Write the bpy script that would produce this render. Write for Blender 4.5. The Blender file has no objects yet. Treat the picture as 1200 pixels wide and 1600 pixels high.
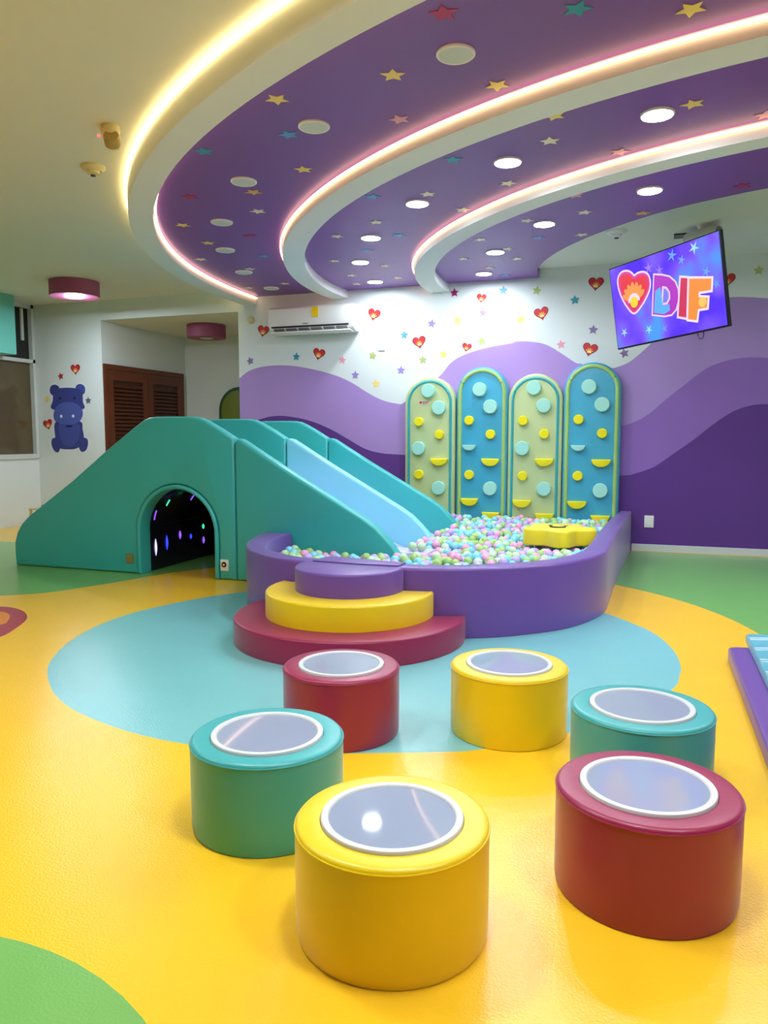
import bpy, bmesh, math, random
from mathutils import Vector, Matrix
from mathutils.geometry import delaunay_2d_cdt
random.seed(7)
PI = math.pi
scene = bpy.context.scene
C = scene.collection

# ------------------------------------------------------------------ camera
CAM_H, CAM_PITCH, CAM_YAW = 1.1425, 0.098, 0.34
cam_data = bpy.data.cameras.new('camera')
cam_data.sensor_width = 36.0
cam_data.lens = 36.0 * 1194.6 / 1600.0
cam_data.clip_start, cam_data.clip_end = 0.05, 60
cam = bpy.data.objects.new('camera', cam_data)
cam.location = (0, 0, CAM_H)
cam.rotation_euler = (PI / 2 - CAM_PITCH, 0, CAM_YAW)
C.objects.link(cam)
scene.camera = cam

# ------------------------------------------------------------------ world, exposure, light levels
world = bpy.data.worlds.new('world')
scene.world = world
world.use_nodes = True
world.node_tree.nodes['Background'].inputs[0].default_value = (0.05, 0.05, 0.055, 1)
world.node_tree.nodes['Background'].inputs[1].default_value = 0.3
scene.view_settings.view_transform = 'Standard'
scene.view_settings.look = 'None'
scene.view_settings.gamma = 1.0
scene.view_settings.use_curve_mapping = False
scene.view_settings.exposure = 0.85
DOWNLIGHT = 135.0        # radiance of the lit ceiling discs
STRIP = 2.8            # radiance of the LED strips
DRUM = 260.0
BACK_DRUM = 75.0

# ------------------------------------------------------------------ materials
MATS = {}
def lin(c):
    return tuple((x / 12.92 if x <= 0.04045 else ((x + 0.055) / 1.055) ** 2.4) for x in (v / 255.0 for v in c))
def mat(name, rgb, rough=0.5, bump=0.0, scale=60.0, var=0.04, spec=0.5, coat=0.0, emit=0.0, metal=0.0, emit_rgb=None, sheen=0.0):
    if name in MATS: return MATS[name]
    m = bpy.data.materials.new(name); m.use_nodes = True
    nt = m.node_tree; b = nt.nodes['Principled BSDF']
    base = lin(rgb)
    b.inputs['Roughness'].default_value = rough
    b.inputs['Specular IOR Level'].default_value = spec
    b.inputs['Metallic'].default_value = metal
    b.inputs['Coat Weight'].default_value = coat
    b.inputs['Sheen Weight'].default_value = sheen
    b.inputs['Sheen Roughness'].default_value = 0.35
    b.inputs['Coat Roughness'].default_value = 0.15
    tc = nt.nodes.new('ShaderNodeTexCoord')
    nz = nt.nodes.new('ShaderNodeTexNoise'); nz.inputs['Scale'].default_value = 3.0; nz.inputs['Detail'].default_value = 3
    nt.links.new(tc.outputs['Object'], nz.inputs['Vector'])
    mx = nt.nodes.new('ShaderNodeMix'); mx.data_type = 'RGBA'
    mx.inputs['A'].default_value = tuple(v * (1 - var) for v in base) + (1,)
    mx.inputs['B'].default_value = tuple(min(1, v * (1 + var)) for v in base) + (1,)
    nt.links.new(nz.outputs['Fac'], mx.inputs['Factor'])
    nt.links.new(mx.outputs['Result'], b.inputs['Base Color'])
    if bump > 0:
        n2 = nt.nodes.new('ShaderNodeTexNoise'); n2.inputs['Scale'].default_value = scale; n2.inputs['Detail'].default_value = 4
        nt.links.new(tc.outputs['Object'], n2.inputs['Vector'])
        bp = nt.nodes.new('ShaderNodeBump'); bp.inputs['Strength'].default_value = bump; bp.inputs['Distance'].default_value = 0.01
        nt.links.new(n2.outputs['Fac'], bp.inputs['Height'])
        nt.links.new(bp.outputs['Normal'], b.inputs['Normal'])
    if emit > 0:
        e = lin(emit_rgb) if emit_rgb else base
        b.inputs['Emission Color'].default_value = e + (1,)
        b.inputs['Emission Strength'].default_value = emit
    MATS[name] = m
    return m
def vinyl(name, rgb, rough=0.36): return mat(name, rgb, rough, 0.05, 35.0, 0.05, 0.55, sheen=0.2)
def paint(name, rgb, rough=0.7): return mat(name, rgb, rough, 0.08, 25.0, 0.02, 0.3)
def sticker(name, rgb): return mat('sticker_' + name, rgb, 0.45, 0, 1, 0.02, 0.4)

M_WHITE = paint('wall_white_paint', (222, 229, 227))
M_CEIL = paint('ceiling_white_paint', (226, 226, 216))
M_LILAC = paint('mural_light_purple', (174, 142, 206))
M_MID = paint('mural_mid_purple', (147, 107, 186))
M_DARK = paint('mural_dark_purple', (98, 58, 138))
M_CPURP = mat('ceiling_purple_paint', (126, 80, 160), 0.42, 0.05, 20, 0.03, 0.4)
M_RIDGE = paint('ridge_white_paint', (232, 234, 230))
def floor_mat(name, rgb):
    return mat(name, rgb, 0.22, 0.15, 140.0, 0.05, 0.65)
F_YEL = floor_mat('floor_yellow', (250, 200, 40))
F_TEAL = floor_mat('floor_teal', (128, 198, 200))
F_GRN = floor_mat('floor_green', (120, 182, 94))
F_RED = floor_mat('floor_maroon', (176, 42, 70))
F_ORG = floor_mat('floor_orange', (238, 140, 20))
F_WHT = floor_mat('floor_white', (236, 232, 220))
V_TEAL = vinyl('teal_vinyl', (58, 182, 178))
V_BLUELIT = vinyl('blue_lit_vinyl', (140, 222, 240))  # middle rail: blue of the projected light is put into the vinyl colour
V_LANE = vinyl('lilac_vinyl', (205, 200, 240))
V_PURP = vinyl('purple_vinyl', (112, 76, 158))
V_YEL = vinyl('yellow_vinyl', (238, 206, 10))
V_RED = vinyl('maroon_vinyl', (150, 32, 74))
V_STEAL = vinyl('stool_teal_vinyl', (62, 170, 170))
M_RIM = mat('lid_rim_plastic', (208, 213, 210), 0.35, 0, 1, 0.01)
M_LID = mat('lid_gloss_plastic', (148, 160, 180), 0.035, 0, 1, 0.03, 0.5)
M_PLAST = mat('white_plastic', (236, 236, 232), 0.35, 0, 1, 0.01)
M_CREAM = mat('cream_plastic', (216, 204, 150), 0.4, 0, 1, 0.01)
M_BLACK = mat('black_plastic', (14, 14, 18), 0.25, 0, 1, 0.02)
M_DARKV = mat('black_tunnel_vinyl', (30, 30, 42), 0.2, 0.05, 12, 0.05, 0.6)
M_WOOD = mat('dark_stained_wood', (78, 34, 16), 0.4, 0.15, 30, 0.25)
M_WOOD2 = mat('brown_stained_wood', (104, 50, 26), 0.4, 0.15, 30, 0.25)
M_GLASS = mat('dark_window_glass', (96, 82, 56), 0.12, 0, 1, 0.25, 0.6)
M_GLASS2 = mat('black_window_glass', (28, 24, 22), 0.1, 0, 1, 0.2, 0.6)

# ------------------------------------------------------------------ mesh builder
def ccw(p):
    a = sum(p[i][0] * p[(i + 1) % len(p)][1] - p[(i + 1) % len(p)][0] * p[i][1] for i in range(len(p)))
    return list(p) if a > 0 else list(reversed(p))
def offset(poly, d):
    n = len(poly); out = []
    for i in range(n):
        p0, p1, p2 = poly[i - 1], poly[i], poly[(i + 1) % n]
        e1 = Vector((p1[0] - p0[0], p1[1] - p0[1])); e2 = Vector((p2[0] - p1[0], p2[1] - p1[1]))
        if e1.length < 1e-9: e1 = e2.copy()
        if e2.length < 1e-9: e2 = e1.copy()
        e1.normalize(); e2.normalize()
        n1 = Vector((-e1.y, e1.x)); n2 = Vector((-e2.y, e2.x))
        m = n1 + n2
        if m.length < 1e-6: m = n1.copy()
        m.normalize()
        k = max(0.45, m.dot(n1))
        out.append((p1[0] + m.x * d / k, p1[1] + m.y * d / k))
    return out
def XY(u, v, w): return (u, v, w)
def XZ(u, v, w): return (u, w, v)         # outline in the XZ plane, depth w along Y
def YZ(u, v, w): return (w, u, v)
class MB:
    def __init__(s): s.v = []; s.f = []
    def ring(s, pts, w, fn):
        i = len(s.v); s.v += [fn(p[0], p[1], w) for p in pts]; return list(range(i, i + len(pts)))
    def bridge(s, a, b, m=0):
        n = len(a)
        for i in range(n): s.f.append(([a[i], a[(i + 1) % n], b[(i + 1) % n], b[i]], m))
    def padded(s, poly, w0, w1, r1=0.0, r0=0.0, fn=XY, m=0, mtop=None, seg=4, lip=0.0):
        poly = ccw(poly); rings = []
        if r0 > 0:
            for k in range(seg + 1):
                a = (1 - k / seg) * PI / 2
                rings.append(s.ring(offset(poly, r0 * (1 - math.cos(a))), w0 + r0 * (1 - math.sin(a)), fn))
        else: rings.append(s.ring(poly, w0, fn))
        if r1 > 0:
            for k in range(seg + 1):
                a = k / seg * PI / 2
                rings.append(s.ring(offset(poly, r1 * (1 - math.cos(a))), w1 - r1 * (1 - math.sin(a)), fn))
        else: rings.append(s.ring(poly, w1, fn))
        for a, b in zip(rings, rings[1:]): s.bridge(a, b, m)
        s.f.append((list(reversed(rings[0])), m))
        s.f.append((list(rings[-1]), m if mtop is None else mtop))
        return s
    def box(s, x0, x1, y0, y1, z0, z1, r=0.0, m=0):
        return s.padded([(x0, y0), (x1, y0), (x1, y1), (x0, y1)], z0, z1, r, r, XY, m, seg=2)
    def lathe(s, prof, cx=0, cy=0, n=48, axis='z', m=0, caps=(True, True), at=0.0):
        def P(r, h, a):
            c, t = r * math.cos(a), r * math.sin(a)
            if axis == 'z': return (cx + c, cy + t, h)
            if axis == 'y': return (cx + c, h, cy + t)
            return (h, cx + c, cy + t)
        rings = []
        for r, h in prof:
            i = len(s.v); s.v += [P(r, h, 2 * PI * k / n) for k in range(n)]; rings.append(list(range(i, i + n)))
        for a, b in zip(rings, rings[1:]): s.bridge(a, b, m)
        if caps[0]: s.f.append((list(reversed(rings[0])), m))
        if caps[1]: s.f.append((list(rings[-1]), m))
        return s
    def tube(s, path, r, n=8, closed=False, m=0):
        path = [Vector(p) for p in path]; rings = []; N = len(path)
        for i, p in enumerate(path):
            a = path[i - 1] if (i > 0 or closed) else p
            b = path[(i + 1) % N] if (i < N - 1 or closed) else p
            t = (b - a).normalized()
            up = Vector((0, 0, 1)) if abs(t.z) < 0.9 else Vector((0, 1, 0))
            x = t.cross(up).normalized(); y = x.cross(t).normalized()
            k = len(s.v); s.v += [tuple(p + x * r * math.cos(2 * PI * q / n) + y * r * math.sin(2 * PI * q / n)) for q in range(n)]
            rings.append(list(range(k, k + n)))
        for a, b in zip(rings, rings[1:]): s.bridge(a, b, m)
        if closed: s.bridge(rings[-1], rings[0], m)
        else:
            s.f.append((list(reversed(rings[0])), m)); s.f.append((list(rings[-1]), m))
        return s
    def sphere(s, c, r, nu=12, nv=8, m=0):
        prof = [(max(1e-4, r * math.sin(PI * k / nv)), c[2] - r * math.cos(PI * k / nv)) for k in range(nv + 1)]
        return s.lathe(prof, c[0], c[1], nu, 'z', m)
    def build(s, name, mats, parent=None, smooth=True, xf=None):
        if not isinstance(mats, (list, tuple)): mats = [mats]
        me = bpy.data.meshes.new(name)
        vs = s.v
        if xf is not None: vs = [tuple(xf @ Vector(v)) for v in vs]
        if parent is not None:
            L = root_loc(parent); vs = [(v[0] - L[0], v[1] - L[1], v[2] - L[2]) for v in vs]
        me.from_pydata(vs, [], [f[0] for f in s.f])
        for i, f in enumerate(s.f): me.polygons[i].material_index = f[1]
        for m in mats: me.materials.append(m)
        bm = bmesh.new(); bm.from_mesh(me)
        bmesh.ops.recalc_face_normals(bm, faces=bm.faces)
        if smooth:
            for f in bm.faces: f.smooth = True
            for e in bm.edges:
                if len(e.link_faces) == 2 and e.calc_face_angle(0) > 0.6: e.smooth = False
        bm.to_mesh(me); bm.free(); me.update()
        o = bpy.data.objects.new(name, me); C.objects.link(o)
        if parent is not None: o.parent = parent
        return o
def root_loc(o):
    L = Vector((0, 0, 0))
    while o is not None: L += o.location; o = o.parent
    return L
def tag(o, label=None, cat=None, group=None, kind=None):
    if label: o['label'] = label
    if cat: o['category'] = cat
    if group: o['group'] = group
    if kind: o['kind'] = kind
    return o
def thing(name, label, cat, loc, group=None):
    o = bpy.data.objects.new(name, None); o.empty_display_size = 0.1
    C.objects.link(o); o.location = loc
    return tag(o, label, cat, group)
def struct(mb, name, mats, smooth=False):
    return tag(mb.build(name, mats, None, smooth), kind='structure')
def copy_tree(o, parent=None):
    c = o.copy(); C.objects.link(c)
    if parent is not None: c.parent = parent
    for ch in list(o.children): copy_tree(ch, c)
    return c
def spline(pts, n=6, closed=False):
    N = len(pts); out = []
    rng = range(N if closed else N - 1)
    for i in rng:
        g = (lambda k: pts[k % N]) if closed else (lambda k: pts[min(max(k, 0), N - 1)])
        p0, p1, p2, p3 = g(i - 1), g(i), g(i + 1), g(i + 2)
        for k in range(n):
            t = k / n
            out.append(tuple(0.5 * (2 * p1[j] + (p2[j] - p0[j]) * t + (2 * p0[j] - 5 * p1[j] + 4 * p2[j] - p3[j]) * t * t + (3 * p1[j] - p0[j] - 3 * p2[j] + p3[j]) * t ** 3) for j in range(2)))
    if not closed: out.append(tuple(pts[-1][:2]))
    return out
def inside(p, poly):
    x, y = p; c = False; n = len(poly)
    for i in range(n):
        x1, y1 = poly[i]; x2, y2 = poly[(i + 1) % n]
        if (y1 > y) != (y2 > y) and x < (x2 - x1) * (y - y1) / (y2 - y1) + x1: c = not c
    return c
def zoned(outline, zones, fn, holes=()):
    """A flat surface cut along the zones' outlines; zone k's faces get material k+1 (later zones win)."""
    vs, es = [], []
    for poly in [outline] + [z for z in zones] + list(holes):
        b = len(vs); vs += [Vector(p[:2]) for p in poly]
        es += [(b + i, b + (i + 1) % len(poly)) for i in range(len(poly))]
    r = delaunay_2d_cdt(vs, es, [], 0, 1e-5)
    mb = MB(); mb.v = [fn(v.x, v.y) for v in r[0]]
    for f in r[2]:
        c = (sum(r[0][i].x for i in f) / len(f), sum(r[0][i].y for i in f) / len(f))
        if not inside(c, outline) or any(inside(c, h) for h in holes): continue
        m = 0
        for k, z in enumerate(zones):
            if inside(c, z): m = k + 1
        mb.f.append((list(f), m))
    return mb
def circle(cx, cy, r, n=48, a0=0.0, a1=2 * PI, full=True):
    m = n if full else n + 1
    return [(cx + r * math.cos(a0 + (a1 - a0) * k / n), cy + r * math.sin(a0 + (a1 - a0) * k / n)) for k in range(m)]
def ordinal(n): return ['first', 'second', 'third', 'fourth', 'fifth', 'sixth', 'seventh', 'eighth', 'ninth', 'tenth', 'eleventh', 'twelfth', 'thirteenth'][n]

# measured layout of the room's decoration (metres, in the plane of each surface)
HILL_LIGHT = [[-4.664,1.821],[-4.522,1.912],[-4.305,1.96],[-4.002,1.959],[-3.707,1.908],[-3.417,1.829],[-3.219,1.741],[-3.051,1.639],[-2.884,1.554],[-2.72,1.51],[-2.606,1.516],[-2.475,1.673],[-2.227,1.778],[-2.086,1.93],[-1.933,2.011],[-1.682,2.075],[-1.437,2.109],[-1.386,2.125],[-1.217,2.113],[-1.074,2.074],[-0.931,1.986],[-0.789,1.888],[-0.732,1.877],[-0.616,1.838],[-0.446,1.827],[-0.39,1.831],[-0.28,1.874],[-0.173,1.956],[0.028,2.143],[0.281,2.337],[0.448,2.424],[0.592,2.451],[0.74,2.448],[0.941,2.424]]
HILL_MID = [[-0.339,1.248],[-0.228,1.279],[-0.076,1.363],[0.071,1.498],[0.217,1.62],[0.36,1.74],[0.482,1.819],[0.645,1.871],[0.806,1.888],[0.966,1.876]]
HILL_DARK = [[-4.471,1.324],[-4.377,1.351],[-4.222,1.382],[-4.04,1.381],[-3.771,1.333],[-3.508,1.238],[-3.278,1.119],[-3.08,1.014],[-2.884,0.963],[-2.604,0.944],[-2.182,0.912],[-1.689,0.862],[-1.148,0.815],[-0.694,0.775],[-0.325,0.755],[-0.169,0.782],[0.006,0.855],[0.175,0.983],[0.342,1.11],[0.484,1.234],[0.625,1.345],[0.745,1.41],[0.885,1.446],[0.985,1.447]]
WSTARS = [["purple",-4.504,2.026],["teal",-3.908,2.054],["pink",-3.339,1.998],["lilac",-3.184,1.828],["yellow",-2.936,1.727],["green",-2.975,2.035],["rose",-2.694,2.57],["blue",-2.61,2.241],["lilac",-2.647,1.865],["lilac",-2.302,2.348],["green",-2.399,1.968],["yellow",-2.169,2.017],["yellow",-2.021,2.367],["green",-1.753,2.141],["lilac",-1.744,2.432],["magenta",-2.054,2.657],["blue",-1.536,2.648],["green",-1.191,2.625],["yellow",-1.349,2.342],["teal",-0.811,2.509],["purple",-0.625,2.207],["pink",-0.937,2.074],["purple",-0.32,1.965],["green",0.851,2.682],["red",-7.275,1.921],["yellow",-7.509,1.63],["grey",-6.853,1.603]]
WHEARTS = [[-4.328,2.363],[-3.626,2.076],[-2.96,2.479],[-2.44,2.159],[-1.916,2.086],[-1.764,2.585],[-0.61,2.657],[-1.139,2.395],[-0.652,2.016],[0.584,2.614],[-7.036,2.004],[-7.516,1.306]]
CSTARS = [["A","yellow",-1.766,3.454],["A","yellow",-1.162,3.405],["A","maroon",-0.817,2.993],["A","teal",-0.333,3.132],["A","yellow",0.074,3.28],["A","yellow",-0.741,3.66],["A","pink",-1.285,3.868],["A","blue",-1.907,3.859],["A","teal",-2.467,3.916],["A","yellow",-2.065,4.373],["A","orange",-2.563,4.654],["A","cream",-2.746,5.048],["A","maroon",-3.012,4.596],["A","yellow",-3.461,5.176],["A","yellow",-3.579,5.709],["A","cream",-3.964,6.199],["A","maroon",-3.135,5.618],["A","blue",-3.365,6.279],["A","cream",-3.745,6.701],["A","cream",-4.219,7.528],["A","cream",-3.749,7.454],["B","yellow",-0.535,4.088],["B","yellow",0.118,4.173],["B","cream",-0.6,4.416],["B","pink",0.47,4.431],["B","teal",-1.168,4.513],["B","pink",-0.247,4.711],["B","cream",-1.486,5.078],["B","cream",-0.943,5.037],["B","cream",-1.35,5.501],["B","blue",-1.855,5.005],["B","cream",-2.043,5.594],["B","cream",-2.479,5.871],["B","blue",-1.999,5.999],["B","blue",-2.41,6.38],["B","cream",-2.839,6.664],["B","cream",-2.469,7.006],["B","cream",-2.93,7.301],["B","cream",-3.038,7.724],["B","cream",-2.533,7.572],["C","cream",-0.964,5.93],["C","cream",-0.536,5.855],["C","pink",-0.561,5.434],["C","orange",-0.143,6.019],["C","cream",-0.612,6.479],["C","blue",-0.953,6.453],["C","maroon",0.474,5.591],["C","cream",-1.256,6.74],["C","cream",-1.407,6.356],["C","cream",-1.241,7.135],["C","cream",-1.701,6.972],["C","cream",-1.552,7.417],["C","blue",-1.478,7.814]]
DISCA = [[-0.849,3.309],[-1.731,3.8],[-2.512,4.439],[-3.135,5.197],[-3.566,5.96],[-3.865,6.801],[-3.994,7.617]]
DISCB = [[-0.045,4.236],[-0.873,4.652],[-1.609,5.24],[-2.232,5.99],[-2.627,6.77],[-2.806,7.654]]
DISCC = [[-0.089,5.477],[-0.85,6.051],[-1.375,6.808],[-1.656,7.645]]
P3 = [[0.637,5.706],[0.403,5.803],[0.153,5.931],[-0.118,6.124],[-0.389,6.379],[-0.629,6.654],[-0.868,7.011],[-1.039,7.365],[-1.133,7.652],[-1.172,8.04]]
HOLDS = [[["m",-2.294,1.629],["m",-2.177,1.449],["m",-2.399,1.02],["m",-2.174,0.598],["y",-2.398,1.303],["y",-2.17,1.167],["y",-2.395,0.739],["h",-2.17,0.892],["h",-2.39,0.455]],[["m",-1.739,1.632],["m",-1.625,1.453],["m",-1.617,0.605],["y",-1.848,1.313],["y",-1.62,1.168],["y",-1.842,0.744],["g",-1.843,1.037],["h",-1.616,0.895],["h",-1.834,0.474],["h",-1.606,0.335]],[["m",-1.181,1.637],["m",-1.077,1.457],["m",-1.289,1.026],["m",-1.06,0.613],["y",-1.284,1.307],["y",-1.068,1.173],["y",-1.28,0.74],["h",-1.063,0.9],["h",-1.283,0.471],["h",-1.051,0.339]],[["m",-0.638,1.637],["m",-0.509,1.46],["m",-0.506,0.608],["y",-0.732,1.315],["y",-0.501,1.177],["y",-0.728,0.751],["g",-0.729,1.038],["h",-0.504,0.899],["h",-0.728,0.475],["h",-0.498,0.338]]]
DIFPLATE = [-2.344,1.506]
TV = [[-0.403,6.539,2.48],[0.688,-0.725,0.027],[0.123,0.08,-0.989]]
T_HEART = [[0.274,0.119],[0.316,0.109],[0.374,0.115],[0.415,0.144],[0.428,0.192],[0.415,0.244],[0.376,0.292],[0.316,0.345],[0.232,0.387],[0.169,0.328],[0.124,0.253],[0.099,0.182],[0.095,0.114],[0.123,0.072],[0.173,0.061],[0.226,0.076],[0.256,0.101]]
T_D = [[0.481,0.157],[0.556,0.177],[0.625,0.205],[0.673,0.252],[0.693,0.308],[0.689,0.378],[0.655,0.442],[0.61,0.47],[0.543,0.467],[0.425,0.436]]
T_DH = [[0.551,0.258],[0.587,0.269],[0.612,0.31],[0.61,0.354],[0.578,0.388],[0.523,0.384]]
T_I = [[0.729,0.229],[0.797,0.248],[0.749,0.524],[0.67,0.499]]
T_F = [[0.806,0.255],[1.003,0.299],[0.988,0.376],[0.882,0.367],[0.876,0.4],[0.955,0.419],[0.94,0.487],[0.86,0.482],[0.838,0.556],[0.759,0.534]]
T_SUN = [[0.243,0.309]]
T_STAR = [[0.875,0.045],[0.669,0.042],[0.429,0.093],[1.036,0.343],[0.099,0.518],[0.754,0.114],[0.536,0.135],[0.525,0.609],[0.368,0.54],[0.961,0.245]]
T_C = [[-0.003,0.002],[1.093,-0.001],[1.118,0.642],[0.037,0.647]]
HP_HEAD = [[-7.412,1.62],[-7.395,1.723],[-7.318,1.764],[-7.167,1.773],[-7.019,1.758],[-6.941,1.714],[-6.934,1.595],[-6.947,1.494],[-7.418,1.499]]
HP_SNOUT = [[-7.412,1.413],[-7.386,1.499],[-7.306,1.567],[-7.176,1.591],[-7.049,1.572],[-6.968,1.511],[-6.941,1.443],[-6.974,1.367],[-7.051,1.316],[-7.191,1.3],[-7.319,1.312],[-7.387,1.352]]
HP_BODY = [[-7.372,1.344],[-6.997,1.341],[-6.959,1.239],[-6.943,1.136],[-6.979,1.042],[-7.078,0.99],[-7.207,0.981],[-7.325,0.992],[-7.387,1.049],[-7.404,1.153]]
HP_BELLY = [[-7.32,1.309],[-7.03,1.307],[-7.003,1.205],[-7.03,1.102],[-7.097,1.033],[-7.183,1.015],[-7.268,1.041],[-7.319,1.119]]
HP_LEGL = [[-7.467,1.066],[-7.449,1.119],[-7.383,1.127],[-7.32,1.084],[-7.324,1.015],[-7.36,0.945],[-7.414,0.953],[-7.455,1.005]]
HP_LEGR = [[-7.02,1.085],[-6.954,1.131],[-6.891,1.116],[-6.879,1.059],[-6.908,0.982],[-6.962,0.951],[-7.004,0.965],[-7.029,1.025]]
HP_EARL = [[-7.461,1.724],[-7.446,1.792],[-7.38,1.817],[-7.316,1.793],[-7.308,1.747],[-7.365,1.688],[-7.419,1.68]]
HP_EARR = [[-7.045,1.75],[-7.028,1.8],[-6.963,1.816],[-6.902,1.781],[-6.899,1.713],[-6.938,1.68],[-6.98,1.698]]
HP_NL = [[-7.286,1.408]]
HP_NR = [[-7.095,1.409]]
HP_EL = [[-7.292,1.627]]
HP_ER = [[-7.061,1.628]]
HP_MOUTH = [[-7.164,1.28]]
HP_BORDER = [[-7.493,1.725],[-7.471,1.81],[-7.378,1.846],[-7.294,1.806],[-7.166,1.8],[-7.048,1.804],[-6.962,1.843],[-6.87,1.788],[-6.866,1.709],[-6.902,1.654],[-6.907,1.451],[-6.966,1.324],[-6.921,1.153],[-6.847,1.119],[-6.842,1.051],[-6.884,0.957],[-6.975,0.92],[-7.047,0.964],[-7.208,0.949],[-7.316,0.959],[-7.416,0.913],[-7.489,0.997],[-7.506,1.084],[-7.436,1.153],[-7.406,1.309],[-7.449,1.413],[-7.443,1.655]]
# ================================================================== THE ROOM
XL, XR, YB, YF, ZC, ZP, ZR = -7.69, 3.6, 8.04, -3.2, 2.84, 2.755, 2.67
AX0, AX1, AY1, AZ = -6.62, -4.655, 9.86, 2.6      # the alcove

# floor: one poured sheet with its coloured fields
teal_pts = [(-2.818, 4.93), (-2.901, 4.826), (-3.01, 4.629), (-3.116, 4.348), (-3.179, 4.025), (-3.151, 3.653), (-3.039, 3.316), (-2.891, 3.045), (-2.763, 2.882), (-2.595, 2.72), (-2.445, 2.603), (-2.261, 2.5), (-2.03, 2.417), (-1.832, 2.371), (-1.611, 2.355), (-1.3, 2.39), (-1.028, 2.474), (-0.698, 2.602), (-0.559, 2.682), (-0.291, 2.929), (-0.06, 3.24), (0.113, 3.636), (0.146, 3.857), (0.155, 3.969), (0.146, 4.176), (0.111, 4.384), (0.056, 4.579), (-0.008, 4.727), (-0.052, 4.793), (-0.259, 5.077), (-0.6, 5.36), (-1.1, 5.6), (-1.6, 5.66), (-2.1, 5.5), (-2.6, 5.15)]
teal_zone = spline(teal_pts, 4, True)
green_right = circle(-1.673, 4.229, 2.357, 40, 1.2, 0.25, False) + [(0.9, 4.35), (1.4, 3.95), (2.2, 3.75), (3.55, 3.7), (3.55, 8.0), (-0.9, 8.0)]
green_left = spline([(-7.65, 3.55), (-6.2, 3.6), (-5.2, 3.83), (-4.75, 4.02), (-4.432, 4.204), (-4.21, 4.38), (-4.071, 4.667), (-3.977, 4.919), (-3.889, 5.207), (-3.824, 5.409), (-3.728, 5.58), (-3.601, 5.768), (-3.3, 6.1)], 4) + [(-3.3, 6.45), (-7.65, 6.45)]
green_near = circle(-1.322, 0.41, 0.857, 64)
heart_out = spline([(-4.145, 3.928), (-4.038, 3.931), (-3.887, 3.871), (-3.748, 3.761), (-3.66, 3.65), (-3.58, 3.5), (-3.51, 3.317), (-3.60, 3.2), (-3.85, 3.05), (-4.15, 2.95), (-4.5, 2.95), (-4.62, 3.2), (-4.55, 3.5), (-4.4, 3.75), (-4.25, 3.88)], 4, True)
heart_in = spline([(-4.05, 3.81), (-3.94, 3.79), (-3.85, 3.722), (-3.79, 3.65), (-3.735, 3.56), (-3.8, 3.45), (-4.0, 3.3), (-4.3, 3.3), (-4.35, 3.55), (-4.2, 3.75)], 4, True)
heart_core = circle(-4.05, 3.42, 0.3, 32, -0.35, 1.2, False) + [(-4.15, 3.25)]
fl = struct(zoned([(XL - 0.1, YF), (XR, YF), (XR, YB), (AX1, YB), (AX1, AY1), (AX0, AY1), (AX0, YB), (XL - 0.1, YB)],
      [green_right, green_left, green_near, teal_zone, heart_out, heart_in, heart_core], lambda x, y: (x, y, 0.0)),
      'floor', [F_YEL, F_GRN, F_GRN, F_GRN, F_TEAL, F_RED, F_ORG, F_WHT])

# back wall with the painted hills; the alcove is a hole in it
hl = spline(HILL_LIGHT, 4); hm = spline(HILL_MID, 4); hd = spline(HILL_DARK, 4)
light = [(-4.655, 0.0), (-4.655, hl[0][1] - 0.02)] + hl + [(2.2, 2.33), (XR, 2.2), (XR, 0)]
mid = [(hm[0][0], 0.0)] + hm + [(2.0, 1.95), (2.8, 2.05), (XR, 1.9), (XR, 0)]
dark = [(-4.655, 0.0), (-4.655, 1.3)] + hd + [(2.2, 1.25), (2.9, 1.0), (XR, 0.9), (XR, 0)]
light = [(x, max(z, 0.0)) for x, z in light]
struct(zoned([(XL, 0), (AX0, 0), (AX0, AZ), (AX1, AZ), (AX1, 0), (XR, 0), (XR, ZC), (XL, ZC)], [light, mid, dark],
      lambda x, z: (x, YB, z)), 'wall_back', [M_WHITE, M_LILAC, M_MID, M_DARK])
struct(MB().box(XR, XR + 0.12, YF, YB, 0, ZC), 'wall_right', M_LILAC)
struct(MB().box(XL - 0.2, XR, YF - 0.12, YF, 0, ZC), 'wall_front', M_DARK)
wl = MB()
wl.box(XL - 0.12, XL, YF, 4.6, 0, ZC); wl.box(XL - 0.12, XL, 4.6, YB, 0, 0.86)
struct(wl, 'wall_left', M_WHITE)
struct(MB().box(AX0 - 0.1, AX0, YB + 0.003, AY1, 0, AZ), 'wall_alcove_left', M_WHITE)
struct(MB().box(AX0 - 0.1, AX1 + 0.1, AY1, AY1 + 0.1, 0, AZ), 'wall_alcove_back', M_WHITE)
struct(MB().box(AX1, AX1 + 0.1, YB + 0.003, AY1, 0, AZ), 'wall_alcove_right', M_WHITE)
struct(MB().box(AX0 - 0.1, AX1 + 0.1, YB + 0.003, AY1, AZ, AZ + 0.1), 'ceiling_alcove', M_CEIL)
struct(MB().box(-0.195, XR, YB - 0.018, YB - 0.001, 0, 0.073, 0.004), 'baseboard_back', M_RIM)

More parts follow.
